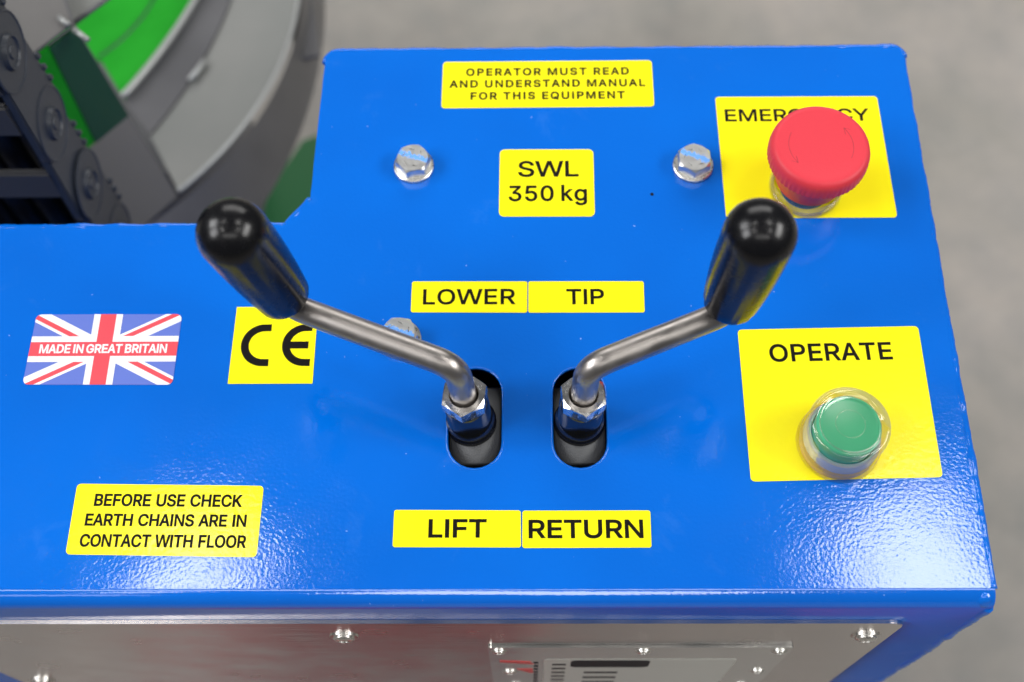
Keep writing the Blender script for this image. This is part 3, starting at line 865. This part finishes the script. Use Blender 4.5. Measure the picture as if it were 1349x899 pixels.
lettering(lt, [T('BEFORE USE CHECK', -163.2, -107.5, 135.2, 4.85, rot=-.01),
               T('EARTH CHAINS ARE IN', -165.5, -105.2, 127.6, 4.75, rot=-.01),
               T('CONTACT WITH FLOOR', -166.3, -104.5, 119.6, 4.9, rot=-.01)], bold=.00022)


# CE mark: two arcs and the bar of the E
def arc_band(cx, cy, ro, ri, a0, a1, n=28):
    o = [(cx + ro * math.cos(a0 + (a1 - a0) * k / n), cy + ro * math.sin(a0 + (a1 - a0) * k / n)) for k in range(n + 1)]
    i = [(cx + ri * math.cos(a0 + (a1 - a0) * k / n), cy + ri * math.sin(a0 + (a1 - a0) * k / n)) for k in range(n + 1)]
    return o + i[::-1]


lt = label_part([(-117.7, 218.5), (-84.9, 218.4), (-84.7, 184.8), (-118.0, 184.8)], None, 'square yellow label with a large black CE mark behind the left lever', r=.0003)
bm = bmesh.new()
for cx in (-.1052, -.0888):
    pts = arc_band(cx, .20145, .0092, .0061, math.radians(98), math.radians(262))
    n = len(pts) // 2
    # square ends reaching right
    o_, i_ = pts[:n], pts[n:][::-1]
    o_ = [(cx + .0024, .20145 + .0092)] + o_ + [(cx + .0024, .20145 - .0092)]
    i_ = [(cx + .0024, .20145 + .0061)] + i_ + [(cx + .0024, .20145 - .0061)]
    for k in range(len(o_) - 1):
        prism(bm, [o_[k], o_[k + 1], i_[k + 1], i_[k]], .00022, .00026)
prism(bm, [(-.0953, .1999), (-.0875, .1999), (-.0875, .2030), (-.0953, .2030)], .000225, .000265)
o = obj('lettering', bm, INK)
o.parent = lt
o.matrix_parent_inverse = lt.matrix_world.inverted()

# flag label: printed areas clipped to the rounded outline
fq = [Vector((-.1984, .2155)), Vector((-.1396, .2154)), Vector((-.1397, .1845)), Vector((-.1988, .1848))]
frect = [(x, y) for x, y in fillet(fq[::-1], .0022, 6)]


def clip(poly, reg):
    out = poly
    for i in range(len(reg)):
        a, b = reg[i], reg[(i + 1) % len(reg)]
        ins = lambda p: (b[0] - a[0]) * (p[1] - a[1]) - (b[1] - a[1]) * (p[0] - a[0]) >= -1e-12
        src, out = out, []
        for k in range(len(src)):
            p, q = src[k - 1], src[k]
            if ins(q) != ins(p):
                dx, dy = b[0] - a[0], b[1] - a[1]
                den = dx * (q[1] - p[1]) - dy * (q[0] - p[0])
                t = (dy * (p[0] - a[0]) - dx * (p[1] - a[1])) / den
                out.append((p[0] + (q[0] - p[0]) * t, p[1] + (q[1] - p[1]) * t))
            if ins(q):
                out.append(q)
        if not out:
            return []
    return out


bm = bmesh.new()
prism(bm, frect, .00002, .00018)
flag = obj('label', bm, F_BLUE, con, label='Union Jack flag label with white words across its middle')
bpy.context.view_layer.update()
fx0, fx1, fy0, fy1 = -.1987, -.1396, .1846, .2155
fc = ((fx0 + fx1) / 2, (fy0 + fy1) / 2)
fw, fh = fx1 - fx0, fy1 - fy0


def strip(a, b, wd, off=0):
    d = Vector((b[0] - a[0], b[1] - a[1])).normalized()
    n_ = Vector((-d.y, d.x))
    a = Vector(a) + n_ * off - d * .004
    b = Vector(b) + n_ * off
    return [tuple(a - n_ * wd / 2), tuple(b - n_ * wd / 2), tuple(b + n_ * wd / 2), tuple(a + n_ * wd / 2)]


def flag_part(name, polys, m, z):
    bm = bmesh.new()
    for p in polys:
        c = clip(p, frect)
        c = [q for i, q in enumerate(c) if math.hypot(q[0] - c[i - 1][0], q[1] - c[i - 1][1]) > 1e-7]
        if len(c) > 2:
            prism(bm, c, z, z + .00001)
    o = obj(name, bm, m)
    o.parent = flag
    o.matrix_parent_inverse = flag.matrix_world.inverted()


cs = [(fx0, fy0), (fx1, fy0), (fx1, fy1), (fx0, fy1)]
flag_part('white_saltire', [strip(c, fc, .0058) for c in cs], F_WHITE, .00020)
flag_part('red_saltire', [strip(c, fc, .0019, off=-.0008) for c in cs], F_RED, .00023)
R_ = lambda x0, x1, y0, y1: [(x0, y0), (x1, y0), (x1, y1), (x0, y1)]
flag_part('white_cross', [R_(fc[0] - .0058, fc[0] + .0058, fy0, fy1)], F_WHITE, .00026)
flag_part('white_cross', [R_(fx0, fc[0] - .0058, fc[1] - .0056, fc[1] + .0056), R_(fc[0] + .0058, fx1, fc[1] - .0056, fc[1] + .0056)], F_WHITE, .00026)
flag_part('red_cross', [R_(fc[0] - .0032, fc[0] + .0032, fy0, fy1)], F_RED, .00029)
flag_part('red_cross', [R_(fx0, fc[0] - .0032, fc[1] - .0031, fc[1] + .0031), R_(fc[0] + .0032, fx1, fc[1] - .0031, fc[1] + .0031)], F_RED, .00029)
lettering(flag, [T('MADE IN GREAT BRITAIN', -194.6, -143.7, 198.2, 3.9, wordgap=130)], m=F_WHITE, z=.00034, bold=.00016)


# --- front: stainless cover, data plate
def front_prism(bm, poly, y0, y1):
    """poly in (x, z), y1 nearer the viewer"""
    a = [bm.verts.new((x, y0, z)) for x, z in poly]
    b = [bm.verts.new((x, y1, z)) for x, z in poly]
    bm.faces.new(b)
    bm.faces.new(a[::-1])
    for i in range(len(poly)):
        j = (i + 1) % len(poly)
        bm.faces.new((a[i], a[j], b[j], b[i]))
    return bm


CT, CR, CL, CB = -.024, .1412, -.2425, -.42
poly = fillet([Vector(p) for p in [(CL, CB), (CR, CB), (CR, CT), (CL, CT)]], .006, 6)
bm = bmesh.new()
front_prism(bm, poly, YF - .0001, YF - .0016)
bmesh.ops.bevel(bm, geom=[e for e in bm.edges if all(v.co.y < YF - .001 for v in e.verts)], offset=.0003, segments=2, affect='EDGES')
obj('cover_plate', bm, PLATE, con)


def pan_screw(x, z, y, r=.0045, name='screw', parent=con, m=STEEL, hs=1):
    bm = bmesh.new()
    lathe(bm, [(a_, h_ * hs) for a_, h_ in [(r * 1.35, 0), (r * 1.35, .0008), (r, .0009), (r, .0018), (r * .8, .0018 + r * .2), (r * .52, .0018 + r * .28), (r * .50, .0014), (0, .0012)]],
          (x, y, z), (0, -1, 0), seg=28)
    o = obj(name, bm, m, None, smooth=True, angle=.5)
    o.parent = parent
    o.matrix_parent_inverse = parent.matrix_world.inverted()
    return o


for x, z in [(-.0733, -.046), (.1315, -.046), (-.232, -.046), (-.2305, -.148), (.1315, -.22), (-.2305, -.25)]:
    pan_screw(x, z, YF - .0016, .0042, hs=.8)

bpy.context.view_layer.update()
poly = fillet([Vector(p) for p in [(-.0172, -.175), (.1072, -.175), (.1072, -.0640), (-.0172, -.0640)]], .0015, 4)
bm = bmesh.new()
front_prism(bm, poly, YF - .0017, YF - .0028)
dp = obj('data_plate', bm, PLATE2, con, label='thin aluminium data plate screwed to the stainless front cover')
bpy.context.view_layer.update()


def dp_part(name, polys, m, off):
    bm = bmesh.new()
    for p in polys:
        front_prism(bm, p, YF - .0027, YF - .0028 - off)
    o = obj(name, bm, m)
    o.parent = dp
    o.matrix_parent_inverse = dp.matrix_world.inverted()


Q = lambda x0, x1, z0, z1: [(x0, z0), (x1, z0), (x1, z1), (x0, z1)]
dp_part('printed_field', [fillet([Vector(p) for p in Q(.006, .088, -.168, -.0885)], .002, 3)], WINDOWP, .00005)
dp_part('printed_header', [fillet([Vector(p) for p in Q(.0175, .0515, -.1075, -.0915)], .003, 3)], HEAD, .00012)
dp_part('printed_line', [Q(.024, .039, -.1225 - k * .0125, -.1185 - k * .0125) for k in range(4)], HEAD, .00012)
dp_part('printed_mark', [Q(.0095, .0155, -.103 - k * .0095, -.0995 - k * .0095) for k in range(7)], HEAD, .00012)
dp_part('printed_mark', [Q(.0015, .0035, -.099 - k * .0075, -.0955 - k * .0075) for k in range(9)], HEAD, .00012)
dp_part('red_mark', [[(-.013, -.092), (.0, -.094), (.0015, -.101), (-.013, -.096)], [(-.006, -.112), (.001, -.111), (.0015, -.121), (.0, -.122)]], REDP, .00010)  # two slanting red shapes at the left of the plate
for x, z in [(-.0128, -.0715), (.0466, -.0715), (.1025, -.0715), (.1010, -.1165), (-.0090, -.1185), (.0995, -.153), (-.0067, -.153)]:
    pan_screw(x, z, YF - .0028, .0024, parent=dp, m=STEEL, hs=.45)


# ------------------------------------------------------------------ emergency stop
ex, ey = .1163, .2735
es = thing('emergency_stop_button', 'red mushroom head emergency stop button on the EMERGENCY label', 'emergency stop', (ex, ey, 0.0002))
bpy.context.view_layer.update()
bm = bmesh.new()
lathe(bm, [(.0, .0078), (.0134, .0078), (.0139, .0083), (.0160, .0170), (.0174, .0215), (.0192, .0228)], (ex, ey, 0), seg=96, cap=False)
obj('button_neck', bm, RED, es, smooth=True, angle=.5)
bm = bmesh.new()
teeth = lambda t, k: 1 + (.006 * (1 if math.sin(t * 60) > 0 else -1) if k in (0, 1, 2) else 0)
lathe(bm, [(.0188, .0226), (.01985, .0232), (.02005, .0262), (.0199, .0288), (.0193, .0306), (.0182, .0316), (.0170, .0318), (.0155, .03155), (.008, .0312), (0, .0311)],
      (ex, ey, 0), seg=240, rfun=teeth, cap=False)
obj('mushroom_head', bm, RED, es, smooth=True, angle=.9)
# moulded turning arrows, barely raised
bm = bmesh.new()
for k in range(2):
    a0 = -.5 + k * PI
    tube(bm, [(ex + .0128 * math.cos(a0 + s * .085), ey + .0128 * math.sin(a0 + s * .085), .03136) for s in range(15)], .00016, 6)
    e = a0 + 14 * .085
    c = Vector((ex + .0128 * math.cos(e), ey + .0128 * math.sin(e), .03136))
    for s in (-1, 1):
        d = Vector((math.cos(e - PI / 2 + s * .55), math.sin(e - PI / 2 + s * .55), 0)) * .003
        tube(bm, [c, c + d], .00016, 6)
obj('turn_arrow', bm, REDT, es)
bm = bmesh.new()
lathe(bm, [(.0105, .0002), (.0105, .0085)], (ex, ey, 0), seg=48)
obj('stem', bm, DEEPBLUE, es, smooth=True, angle=.5)
bm = bmesh.new()
lathe(bm, [(.0150, .0003), (.0152, .0012), (.0148, .0026), (.0150, .0036), (.0149, .0070), (.0147, .0078)], (ex, ey, 0), seg=64, cap=False)
obj('clear_collar', bm, CLEAR2, es, smooth=True)
bm = bmesh.new()
tube(bm, [(ex + .0139 * math.cos(t), ey + .0139 * math.sin(t), .0012) for t in [2 * PI * k / 64 for k in range(64)]], .0006, 8, closed=True)
obj('collar_ring', bm, CLEAR2, es, smooth=True)

# ------------------------------------------------------------------ operate button
gx, gy = .1171, .1594
ob = thing('operate_push_button', 'round green push button under a clear cover on the OPERATE label', 'push button', (gx, gy, .0002))
bpy.context.view_layer.update()
bm = bmesh.new()
lathe(bm, [(.0144, .0060), (.0144, .0072), (.0139, .0082), (.0136, .0104), (.0130, .0110), (.0122, .0108), (.0121, .0080)], (gx, gy, 0), seg=72, cap=False)
obj('bezel', bm, SATIN, ob, smooth=True, angle=.5)
bm = bmesh.new()
lathe(bm, [(.0146, .0002), (.0146, .0030), (.0140, .0042), (.0140, .0062), (.0120, .0064)], (gx, gy, 0), seg=72, cap=False)
obj('base_ring', bm, AMBER, ob, smooth=True, angle=.5)
bm = bmesh.new()
lathe(bm, [(.0119, .0060), (.0119, .0180), (.0115, .0187), (.0108, .0189), (.0104, .0187), (.0098, .0186), (.0, .0186)], (gx, gy, 0), seg=72, cap=False)
obj('button_cap', bm, GREEN, ob, smooth=True, angle=.5)
bm = bmesh.new()
lathe(bm, [(.0158, .0003), (.0160, .0010), (.0158, .0024), (.0152, .0030), (.0151, .0050), (.0155, .0058), (.0154, .0070), (.0150, .0080),
           (.0150, .0185), (.0147, .0203), (.0140, .0213), (.0130, .0216), (.0118, .0213), (.0112, .0206), (.0104, .0205), (.0060, .0205), (0, .0205)],
      (gx, gy, 0), seg=72, cap=False)
obj('clear_cover', bm, CLEAR, ob, smooth=True)
bm = bmesh.new()
for r_, z_, w_ in ((.0111, .0203, .00022), (.0054, .0204, .00010)):
    tube(bm, [(gx + r_ * math.cos(t), gy + r_ * math.sin(t), z_) for t in [2 * PI * k / 64 for k in range(64)]], w_, 6, closed=True)
obj('moulded_ring', bm, CLEAR2, ob, smooth=True)


# ------------------------------------------------------------------ levers
def lever(side, lab, base, knee, elbow, top, slot):
    t = thing('control_lever', lab, 'lever', base, 'pair of bent control levers')
    bpy.context.view_layer.update()
    bx_, by_, _ = base
    knee = Vector(knee); elbow = Vector(elbow); top = Vector(top)
    ax = Vector((knee.x - bx_, knee.y - by_, .030)).normalized()
    ax = Vector((ax.x * .6, ax.y * .25 + .02, 1)).normalized()
    bp = Vector((bx_, by_, 0))
    # rubber saddle under the slot
    bm = bmesh.new()
    sx, sy = slot
    n = 28
    R1 = .030
    half = .0098
    ringA, ringB = [], []
    for k in range(n + 1):
        a = math.radians(57 + 66 * k / n)
        y = sy - .001 - R1 * math.cos(a)
        z = -.0322 + R1 * math.sin(a)
        ringA.append(bm.verts.new((sx - half, y, z)))
        ringB.append(bm.verts.new((sx + half, y, z)))
    for k in range(n):
        bm.faces.new((ringA[k], ringB[k], ringB[k + 1], ringA[k + 1])).smooth = True
    bm.faces.new(ringA)
    bm.faces.new(ringB[::-1])
    bm.faces.new((ringA[0], ringA[-1], ringB[-1], ringB[0]))
    low_ = [[bm.verts.new((v.co.x, v.co.y + dy, v.co.z - .03)) for v in (A[0], A[-1])] for A, dy in ((ringA, 0), (ringB, 0))]
    bm.faces.new((ringA[0], low_[0][0], low_[1][0], ringB[0]))
    bm.faces.new((ringB[-1], low_[1][1], low_[0][1], ringA[-1]))
    obj('pivot_saddle', bm, BOOT, t)
    # coupling
    bm = bmesh.new()
    lathe(bm, [(.0094, -.0030), (.0094, .0010), (.0088, .0020), (.0085, .0030), (.0085, .0154), (.0080, .0166), (.0062, .0170)], bp, ax, seg=48)
    obj('coupling', bm, COUPL, t, smooth=True, angle=.5)
    bm = bmesh.new()
    lathe(bm, [(.0092, -.0040), (.0099, -.0030), (.0099, -.0010), (.0092, .0000)], bp, ax, seg=40)
    obj('seal_ring', bm, BLACKP, t, smooth=True, angle=.6)
    # hex nut, corners chamfered on both faces
    bm = bmesh.new()
    R6 = .0090
    hexr = lambda a: math.cos(PI / 6) / math.cos((a % (PI / 3)) - PI / 6)
    u, v, a_ = frame(ax)
    seg = 72
    prof = []
    for kind in range(6):
        ring = []
        for i in range(seg):
            th = 2 * PI * i / seg
            hx = R6 * hexr(th)
            drop = max(0, hx - R6 * .872) * .65 + .0002
            if kind == 0: r, h = R6 * .86, .0168
            if kind == 1: r, h = hx, .0168 + drop
            if kind == 2: r, h = hx, .0236 - drop
            if kind == 3: r, h = R6 * .84, .0236
            if kind == 4: r, h = .0056, .0236
            if kind == 5: r, h = .0050, .0226
            th2 = th + (PI / 6 if side < 0 else PI / 6) + (.1 * side)
            ring.append(bm.verts.new(bp + a_ * h + (u * math.cos(th2) + v * math.sin(th2)) * r))
        prof.append(ring)
    for A, B in zip(prof, prof[1:]):
        for i in range(seg):
            j = (i + 1) % seg
            bm.faces.new((A[i], A[j], B[j], B[i]))
    bm.faces.new(prof[0][::-1])
    obj('hex_nut', bm, NUT, t, smooth=True, angle=.35)
    # rod
    bm = bmesh.new()
    gax = (top - elbow).normalized()
    path = round_path([bp + ax * .004, knee, elbow, elbow + gax * .016], [.0085, .006], 12)
    tube(bm, path, .0048, 24)
    obj('rod', bm, ROD, t, smooth=True, angle=.8)
    # grip
    bm = bmesh.new()
    Lg = (top - elbow).length
    g0 = elbow + gax * .0070
    pr = [(.0054, .0000), (.0080, .0000), (.0090, .0006), (.0096, .0022), (.0101, .0080), (.0107, .0160), (.0112, .0250), (.01155, .0340), (.0117, .0430), (.0118, .0500)]
    pr += [(.0118 * math.cos(PI / 2 * j / 10), .0520 + .0135 * math.sin(PI / 2 * j / 10)) for j in range(10)] + [(0, .0655)]
    k = (Lg - .0070) / .056
    flute = lambda t_, kk: 1 - (.035 * max(0, math.cos(8 * t_)) ** 2 * (1 - (kk - 3) / 5) if 2 < kk < 8 else 0)
    lathe(bm, [(r * 1.02, h * k) for r, h in pr], g0, gax, seg=64, rfun=flute)
    obj('grip', bm, BLACKP, t, smooth=True, angle=.9)
    return t


lever(-1, 'bent steel lever with black grip leaning left, between LOWER and LIFT', (-.0226, .1695, .0), (-.0256, .1712, .046), (-.0855, .1960, .045), (-.0962, .1966, .0988), (-.0208, .1705))
lever(1, 'bent steel lever with black grip leaning right, between TIP and RETURN', (.0194, .1695, .0), (.0207, .1708, .046), (.0703, .1925, .045), (.0745, .1954, .0990), (.0194, .1705))


# ------------------------------------------------------------------ cable chain, standing upright behind the console
CXX, CYY, CZ0, PITCH, CRR = -.2302, .3424, -.100, .0535, .0195
ch = thing('cable_chain', 'dark slate plastic cable chain standing upright behind the blue console', 'cable chain', (CXX - .03, CYY, -.85))
bpy.context.view_layer.update()


def side_plate(i, xface, inner, right=True):
    z = CZ0 + i * PITCH
    bm = bmesh.new()
    n = 16
    poly = []
    r0, r1 = CRR * (1 if not inner else .97), CRR * .86
    for k in range(n + 1):                                  # upper end
        a = PI * k / n
        poly.append((CYY + r1 * math.cos(a), z + PITCH * .96 + r1 * math.sin(a) * .8))
    for k in range(n + 1):
        a = PI + PI * k / n
        poly.append((CYY + r0 * math.cos(a), z + r0 * math.sin(a)))
    x0, x1 = xface - .004, xface
    a_ = [bm.verts.new((x0, y, zz)) for y, zz in poly]
    b_ = [bm.verts.new((x1, y, zz)) for y, zz in poly]
    f = bm.faces.new(b_)
    bm.faces.new(a_[::-1])
    for k in range(len(poly)):
        j = (k + 1) % len(poly)
        bm.faces.new((a_[k], a_[j], b_[j], b_[k]))
    bmesh.ops.recalc_face_normals(bm, faces=bm.faces)
    bmesh.ops.bevel(bm, geom=[e for e in bm.edges if all(abs(v.co.x - x1) < 1e-6 for v in e.verts)], offset=.0008, segments=2, affect='EDGES')
    # small stop lugs on the far rim
    for k in range(3):
        lathe(bm, [(.0017, 0), (.0017, .0018), (.001, .0024)], (x1 - .001, CYY + CRR * .93, z + .012 + k * .008), (1, 0, 0), seg=10)
    return bm


def obj_par(name, bm, m, parent, **k):
    o = obj(name, bm, m, None, **k)
    o.parent = parent
    o.matrix_parent_inverse = parent.matrix_world.inverted()
    return o


for i in range(-5, 3):
    z = CZ0 + i * PITCH
    lk = bpy.data.objects.new('chain_link', None)
    COL.objects.link(lk)
    lk.empty_display_size = .01
    lk.location = (CXX, CYY, z)
    lk.parent = ch
    lk.matrix_parent_inverse = ch.matrix_world.inverted()
    bpy.context.view_layer.update()
    obj_par('side_plate', side_plate(i, CXX + (.0 if i % 2 else -.0016), i % 2), CHAIN, lk)
    obj_par('side_plate', side_plate(i, CXX - .066, i % 2), CHAIN, lk)
    bm = bmesh.new()
    lathe(bm, [(.0185, 0), (.0185, .0010), (.0178, .0013), (.0172, .0008), (.0085, .0008), (.0078, .0030), (.0070, .0030), (.0064, .0020), (.0034, .0020), (.003, .0028), (0, .0028)],
          (CXX - .0006, CYY, z), (1, 0, 0), seg=36)
    obj_par('pin_boss', bm, CHAIN, lk, smooth=True, angle=.5)
    bm = bmesh.new()
    box(bm, CXX - .0655, CXX - .0045, CYY - .0185, CYY - .0145, z + .015, z + .037)
    bmesh.ops.bevel(bm, geom=bm.edges, offset=.0012, segments=2, affect='EDGES')
    obj_par('crossbar', bm, CHAINB, lk)
    bm = bmesh.new()
    box(bm, CXX - .0655, CXX - .0045, CYY + .0145, CYY + .0185, z + .015, z + .037)
    obj_par('crossbar', bm, CHAINB, lk)
for k in range(4):
    bm = bmesh.new()
    x = CXX - .013 - k * .0145
    tube(bm, [(x + .001 * math.sin(j), CYY + .002 * math.sin(j * 1.3 + k), -.42 + j * .05) for j in range(11)], .0068, 12)
    obj('cable', bm, CABLE, ch, smooth=True)
    # parented part
bm = bmesh.new()
box(bm, CXX - .075, CXX + .01, CYY - .03, CYY + .03, -.84, -.40)
obj('chain_bracket', bm, GALD, ch)


# ------------------------------------------------------------------ drum-like sheet metal guard behind
dr = thing('sheet_metal_drum', 'curved grey sheet metal drum with bright green inside, out of focus behind the console', 'drum', (-.42, .62, -.85))
bpy.context.view_layer.update()


def circ(pix, z):
    """circle through the first, middle and last of the given rim points"""
    pts = [at(u, v, z) for u, v in pix]
    p, q, r = pts[0], (pts[1] if len(pts) == 3 else (pts[1] + pts[2]) / 2), pts[-1]
    ax, ay, bx, by = q.x - p.x, q.y - p.y, r.x - p.x, r.y - p.y
    d = 2 * (ax * by - ay * bx)
    ux = (by * (ax * ax + ay * ay) - ay * (bx * bx + by * by)) / d
    uy = (ax * (bx * bx + by * by) - bx * (ax * ax + ay * ay)) / d
    cx, cy = p.x + ux, p.y + uy
    return (cx, cy, math.hypot(ux, uy), math.atan2(r.y - cy, r.x - cx), math.atan2(p.y - cy, p.x - cx), z)


RIMS = {
    'outer': circ([(424, 60), (418, 100), (400, 160), (350, 262)], -.36),
    'lip': circ([(393, 0), (370, 90), (320, 170), (235, 252)], -.30),
    'mid': circ([(303, 0), (277, 63), (247, 110), (197, 177)], -.30),
    'inner': circ([(257, 0), (213, 66), (162, 127)], -.29),
    'groove': circ([(207, 0), (178, 42), (133, 80)], -.325),
    'core': circ([(138, 0), (118, 18), (96, 36)], -.34),
}


def arc_pts(c, n=110, over=.9, under=.10):
    x, y, r, a0, a1, z = c
    a0 -= under
    a1 += over
    return [Vector((x + r * math.cos(a0 + (a1 - a0) * k / n), y + r * math.sin(a0 + (a1 - a0) * k / n), z)) for k in range(n + 1)]


def band(name, A, B, m, th=.003, over=.9, uA=.1, uB=.1):
    a = arc_pts(A, over=over, under=uA)
    b = arc_pts(B, over=over, under=uB)
    bm = bmesh.new()
    T_ = [[bm.verts.new(p) for p in r] for r in (a, b)]
    U_ = [[bm.verts.new(p - Vector((0, 0, th))) for p in r] for r in (a, b)]
    n = len(a) - 1
    for k in range(n):
        bm.faces.new((T_[0][k], T_[0][k + 1], T_[1][k + 1], T_[1][k]))
        bm.faces.new((U_[1][k], U_[1][k + 1], U_[0][k + 1], U_[0][k]))
        bm.faces.new((T_[0][k + 1], T_[0][k], U_[0][k], U_[0][k + 1]))
        bm.faces.new((T_[1][k], T_[1][k + 1], U_[1][k + 1], U_[1][k]))
    for k in (0, n):
        bm.faces.new((T_[0][k], T_[1][k], U_[1][k], U_[0][k]))
    bmesh.ops.recalc_face_normals(bm, faces=bm.faces)
    return obj(name, bm, m, dr)


def low(c, dz):
    return (*c[:5], c[5] + dz)


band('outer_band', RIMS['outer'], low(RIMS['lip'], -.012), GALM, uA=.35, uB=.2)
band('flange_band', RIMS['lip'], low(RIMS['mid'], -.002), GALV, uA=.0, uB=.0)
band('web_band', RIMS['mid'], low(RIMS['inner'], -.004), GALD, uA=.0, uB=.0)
band('green_band', low(RIMS['inner'], -.006), low(RIMS['groove'], .004), GREENB, uA=.0, uB=.0)
band('green_band', RIMS['groove'], RIMS['core'], GREENB, uA=.0, uB=.1)
for nm, c, r, m, u in (('rolled_rim', RIMS['lip'], .0018, EDGE, 0), ('rolled_rim', RIMS['inner'], .0028, EDGE, 0),
                       ('groove_line', low(RIMS['groove'], .004), .0014, GREEND, 0)):
    bm = bmesh.new()
    tube(bm, arc_pts(c, over=.9, under=u), r, 8)
    obj(nm, bm, m, dr, smooth=True)
# dark upper wall piece between flange and outer rim
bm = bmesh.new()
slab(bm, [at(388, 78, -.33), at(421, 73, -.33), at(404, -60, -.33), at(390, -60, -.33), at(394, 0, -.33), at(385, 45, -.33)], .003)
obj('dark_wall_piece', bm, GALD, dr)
# radial corner plate whose upright edge crosses in front of the bands
zt, zb = -.10, -.30
A_ = at(97, 35, zt); B_ = at(231, 257, zb)
AL = at(20, 93, zt); BL = at(150, 329, zb)
bm = bmesh.new()
slab(bm, [A_.lerp(B_, .46), B_, BL, AL.lerp(BL, .46)], .002)
obj('corner_plate', bm, CORN, dr)
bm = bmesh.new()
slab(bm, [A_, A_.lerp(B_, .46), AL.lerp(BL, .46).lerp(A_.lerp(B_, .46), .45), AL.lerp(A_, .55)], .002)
obj('dark_green_quad', bm, GREEND, dr)  # dark green area at the top of the corner plate
bm = bmesh.new()
off = Vector((0, .001, .0))
slab(bm, [AL.lerp(A_, .55) + off, AL.lerp(BL, .46).lerp(A_.lerp(B_, .46), .45) + off, AL.lerp(BL, .46) + off, AL + off], .002)
obj('bright_green_quad', bm, GREENB, dr)  # bright green area beside it, towards the chain
bm = bmesh.new()
tube(bm, [A_, B_], .0013, 8)
obj('corner_edge', bm, GALD, dr, smooth=True)
bm = bmesh.new()
tube(bm, [B_, BL], .0016, 8)
obj('corner_edge', bm, EDGE, dr, smooth=True)
# upper sheets
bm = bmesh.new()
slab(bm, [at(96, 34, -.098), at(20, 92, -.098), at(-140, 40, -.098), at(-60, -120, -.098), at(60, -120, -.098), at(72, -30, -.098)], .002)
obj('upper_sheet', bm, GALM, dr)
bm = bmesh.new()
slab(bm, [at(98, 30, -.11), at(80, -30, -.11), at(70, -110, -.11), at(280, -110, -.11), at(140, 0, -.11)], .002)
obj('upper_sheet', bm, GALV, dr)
bm = bmesh.new()
tube(bm, [at(98, 31, -.108), at(140, 0, -.108), at(280, -110, -.108)], .0013, 8)
obj('sheet_edge', bm, GALD, dr, smooth=True)
for q, ln in (((84, 28), 14), ((107, 46), 20)):
    bm = bmesh.new()
    a, b = at(q[0] - ln * .45, q[1] - ln * .35, -.094), at(q[0] + ln * .45, q[1] + ln * .35, -.094)
    tube(bm, [a, b], .0016, 8)
    obj('weld_spot', bm, EDGE, dr, smooth=True)
bm = bmesh.new()
tube(bm, [at(250, 106, -.298), at(270, 80, -.298)], .0022, 8)
obj('weld_spot', bm, EDGE, dr, smooth=True)
# body of the drum down to the floor
bm = bmesh.new()
lathe(bm, [(.19, 0), (.19, .42), (.185, .43), (.0, .43)], (-.46, .66, -.849), seg=64)
obj('drum_shell', bm, GALD, dr, smooth=True, angle=.5)

# unseen red box, added in front to put a red reflection into the cover
rb_ = thing('reflection_box', 'added red box out of view, there only to redden the reflection in the steel front cover', 'reflection helper', (-.14, -.17, -.85))
bpy.context.view_layer.update()
bm = bmesh.new()
hx, hy, hz = .15, .11, .36
lo_ = [(-hx * .85, -hy * .85), (hx * .85, -hy * .85), (hx * .85, hy * .85), (-hx * .85, hy * .85)]
hi_ = [(-hx, -hy), (hx, -hy), (hx, hy), (-hx, hy)]
V_ = [[bm.verts.new((x - .14, y - .17, -.849 + z)) for x, y in pl] for pl, z in ((lo_, 0), (hi_, hz), ([(x * .96, y * .95) for x, y in hi_], hz), ([(x * .96, y * .95) for x, y in lo_], .006))]
bm.faces.new(V_[0][::-1])
for A, B in zip(V_, V_[1:]):
    for i in range(4):
        bm.faces.new((A[i], A[(i + 1) % 4], B[(i + 1) % 4], B[i]))
bm.faces.new(V_[3])
bmesh.ops.recalc_face_normals(bm, faces=bm.faces)
obj('reflection_box_body', bm, RED, rb_)
bm = bmesh.new()
tube(bm, [(x * 1.02 - .14, y * 1.02 - .17, -.849 + hz) for x, y in hi_], .006, 8, closed=True)
obj('rim', bm, RED, rb_, smooth=True)

# green base seen between drum and console
gb = thing('green_base', 'blurred dark green painted base between the drum and the blue console', 'machine base', tuple(at(385, 250, -.7)))
bpy.context.view_layer.update()
bm = bmesh.new()
poly = [at(u, v, -.62) for u, v in [(300, 330), (330, 275), (365, 235), (398, 186), (418, 178), (440, 240), (440, 330)]]
slab(bm, poly, .2, normal=(0, 0, 1))
obj('base_block', bm, GREENM, gb)
bpy.context.view_layer.update()
